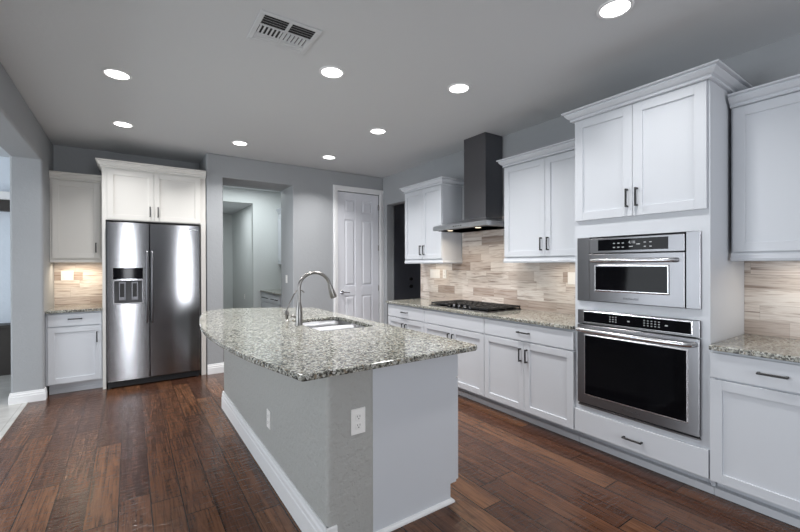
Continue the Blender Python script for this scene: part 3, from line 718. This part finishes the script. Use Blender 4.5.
outer_left = [(0.608, 1.632), (0.56, 1.87), (0.502, 2.18), (0.466, 2.52), (0.446, 2.80), (0.440, 3.06), (0.452, 3.38), (0.485, 3.716), (0.535, 4.05), (0.60, 4.34), (0.655, 4.50)]
def smooth_poly(p, n=4):
    out = []
    for i in range(len(p)-1):
        p0, p1, p2, p3 = (Vector(p[max(i-1, 0)]), Vector(p[i]), Vector(p[i+1]), Vector(p[min(i+2, len(p)-1)]))
        for k in range(n):
            s = k/n
            out.append(tuple(0.5*((2*p1)+(p2-p0)*s+(2*p0-5*p1+4*p2-p3)*s*s+(3*p1-p0-3*p2+p3)*s**3)))
    return out+[p[-1]]
left = smooth_poly(outer_left)
outer = left + [(0.70, 4.57), (0.77, 4.615), (0.86, 4.63), (1.0, 4.61), (1.15, 4.55), (1.35, 4.42), (1.55, 4.27), (1.66, 4.19), (1.69, 4.155), (1.70, 4.11), (1.70, 1.685), (1.690, 1.66), (1.665, 1.645)]
SX0, SX1, SY0, SY1 = 1.135, 1.580, 2.635, 3.335
hole = rrect(SX0, SX1, SY0, SY1, 0.06)
tag(slab(outer, [hole], CT0, CT1).done('countertop', M_GRANITE, bevel=0.007, seg=3), 'large curved speckled granite island top with the sink', 'countertop')

t = thing('kitchen_sink', 'stainless double bowl sink set under the island granite', 'sink', ((SX0+SX1)/2, (SY0+SY1)/2, 0.68))
ym = 3.0
for y0, y1 in ((SY0-0.002, ym-0.012), (ym+0.012, SY1+0.002)):
    l = []
    for q, z in ((0.0, 0.8835), (0.004, 0.80), (0.012, 0.71), (0.04, 0.69)):
        l.append([(x, y, z) for x, y in rrect(SX0-0.002+q, SX1+0.002-q, y0+q, y1-q, 0.055)])
    bw = B().loft(l, False, True)
    bw = bw.done('bowl', M_SINK, t, smooth=True)
    md = bw.modifiers.new('thickness', 'SOLIDIFY'); md.thickness = 0.0015; md.offset = 1
    B().lathe(((SX0+SX1)/2, (y0+y1)/2, 0.6905), [(0.001, 0), (0.042, 0), (0.042, 0.003), (0.03, 0.0035), (0.028, 0.001), (0.001, 0.001)]).done('drain', M_CHROME, bw, smooth=True)
B().box(SX0-0.006, SX1+0.006, ym-0.0125, ym+0.0125, 0.80, 0.868).done('divider', M_SINK, t, bevel=0.004, seg=2)

# faucet
fx_, fy_ = 1.10, 3.01
t = thing('kitchen_faucet', 'tall gooseneck pull down faucet in brushed nickel beside the island sink', 'faucet', (fx_, fy_, CT1))
B().lathe((fx_, fy_, CT1+0.0005), [(0.001, 0), (0.030, 0), (0.030, 0.006), (0.027, 0.012), (0.027, 0.10), (0.024, 0.135), (0.017, 0.165), (0.015, 0.18), (0.001, 0.18)]).done('faucet_body', M_NICKEL, t, smooth=True)
R = 0.131; zc = 1.205
path = [(fx_, fy_, z) for z in (1.07, 1.12, 1.17)] + [(fx_+R-R*math.cos(a), fy_, zc+R*0.93*math.sin(a)) for a in [math.radians(q) for q in range(0, 172, 9)]]
B().tube(path, 0.0135, 16).done('spout', M_NICKEL, t, smooth=True)
e = Vector(path[-1]); dv = Vector((0.34, -0.02, -1)).normalized()
B().tube([e-dv*0.012, e+dv*0.02, e+dv*0.045, e+dv*0.10, e+dv*0.113], [0.0145, 0.019, 0.0225, 0.028, 0.025], 18).done('spray_head', M_NICKEL, t, smooth=True)
B().tube([(fx_-0.02, fy_+0.005, 0.985), (fx_-0.05, fy_+0.01, 0.99), (fx_-0.06, fy_+0.01, 0.995)], [0.011, 0.011, 0.009]).done('handle', M_NICKEL, t, smooth=True)
gx, gy = 1.10, 3.307
t = thing('water_dispenser', 'thin bent filter tap in brushed nickel behind the tall faucet', 'faucet', (gx, gy, CT1))
B().lathe((gx, gy, CT1+0.0005), [(0.001, 0), (0.019, 0), (0.019, 0.004), (0.014, 0.01), (0.015, 0.05), (0.020, 0.06), (0.016, 0.075), (0.008, 0.09), (0.001, 0.09)]).done('tap_body', M_NICKEL, t, smooth=True)
B().tube([(gx, gy, 0.995), (gx+0.004, gy, 1.02), (gx+0.03, gy, 1.075), (gx+0.07, gy, 1.145), (gx+0.09, gy, 1.172), (gx+0.11, gy, 1.178), (gx+0.135, gy, 1.168), (gx+0.155, gy, 1.148)], 0.0058, 10).done('spout', M_NICKEL, t, smooth=True)

plate(face_y(1.70), 0.915, 0.628, 0.078, 0.125, 'outlet', 'wall_outlet', 'white outlet on the near end of the island half wall', 'outlet')
plate(face_x(0.752), 2.62, 0.378, 0.074, 0.12, 'outlet', 'wall_outlet', 'white outlet low on the long grey side of the island', 'outlet')

# ------------------------------------------------------------------ pantry and side room things
t = thing('base_cabinet', 'white drawer cabinet seen through the open doorway in the back wall', 'cabinet', (2.39, 7.2, 0))
B().box(2.10, 2.698, 6.6, 7.735, 0.10, 0.8835).box(2.16, 2.698, 6.6, 7.735, 0, 0.10).done('cabinet_body', M_WHITE, t)
FP = face_x(2.10)
for y0, y1 in ((6.6, 7.165), (7.17, 7.73)):
    for z0, z1 in ((0.115, 0.40), (0.41, 0.70), (0.71, 0.865)):
        d = flat_front(FP, y0, y1, z0, z1, M_WHITE, t)
        for q in (0.3, 0.7): pull(FP, y0+(y1-y0)*q, (z0+z1)/2, 0.12, False, d)
tag(B().box(2.06, 2.698, 6.58, 7.735, CT0, CT1).done('countertop', M_GRANITE, bevel=0.005, seg=2), 'granite countertop seen through the open doorway in the back wall', 'countertop')
t = thing('wall_cabinet', 'white wall cabinet seen through the open doorway in the back wall', 'cabinet', (2.55, 7.2, 1.42))
B().box(2.42, 2.698, 6.6, 7.735, 1.455, 2.42).done('cabinet_body', M_WHITE, t)
for y0, y1 in ((6.6, 7.165), (7.17, 7.73)):
    d = shaker(face_x(2.42), y0, y1, 1.462, 2.35, M_WHITE, t)
B().sweep([(2.42, 6.6), (2.42, 7.735)], crown_prof(2.40, 0.08, 0.06), 1).done('crown_molding', M_WHITE, t)
B().box(2.405, 2.43, 6.6, 7.735, 1.41, 1.455).done('light_rail', M_WHITE, t)
plate(face_x(1.932), 5.80, 1.18, 0.074, 0.117, 1, 'light_switch', 'white switch on the doorway jamb in the back wall', 'switch')
plate(face_x(2.39), 10.4, 0.60, 0.074, 0.117, 'outlet', 'wall_outlet', 'small outlet on the hall wall beyond the open doorway', 'outlet')

t = thing('media_cabinet', 'dark low cabinet against the far wall of the side room at left edge', 'cabinet', (-2.2, 6.95, 0.003))
B().box(-3.4, -1.11, 6.95, 7.195, 0.003, 0.60).box(-3.42, -1.105, 6.93, 7.195, 0.60, 0.64).done('cabinet_body', M_HEARTH, t, bevel=0.003)
t = thing('wall_shelf', 'pale stepped shelf high on the far wall of the side room', 'shelf', (-2.2, 7.1, 2.1))
B().box(-3.4, -1.11, 7.0, 7.195, 2.24, 2.34).done('shelf_board', M_TRIM, t, bevel=0.003)
B().box(-3.4, -1.11, 7.05, 7.195, 2.10, 2.24).done('shelf_back', M_HEARTH, t)
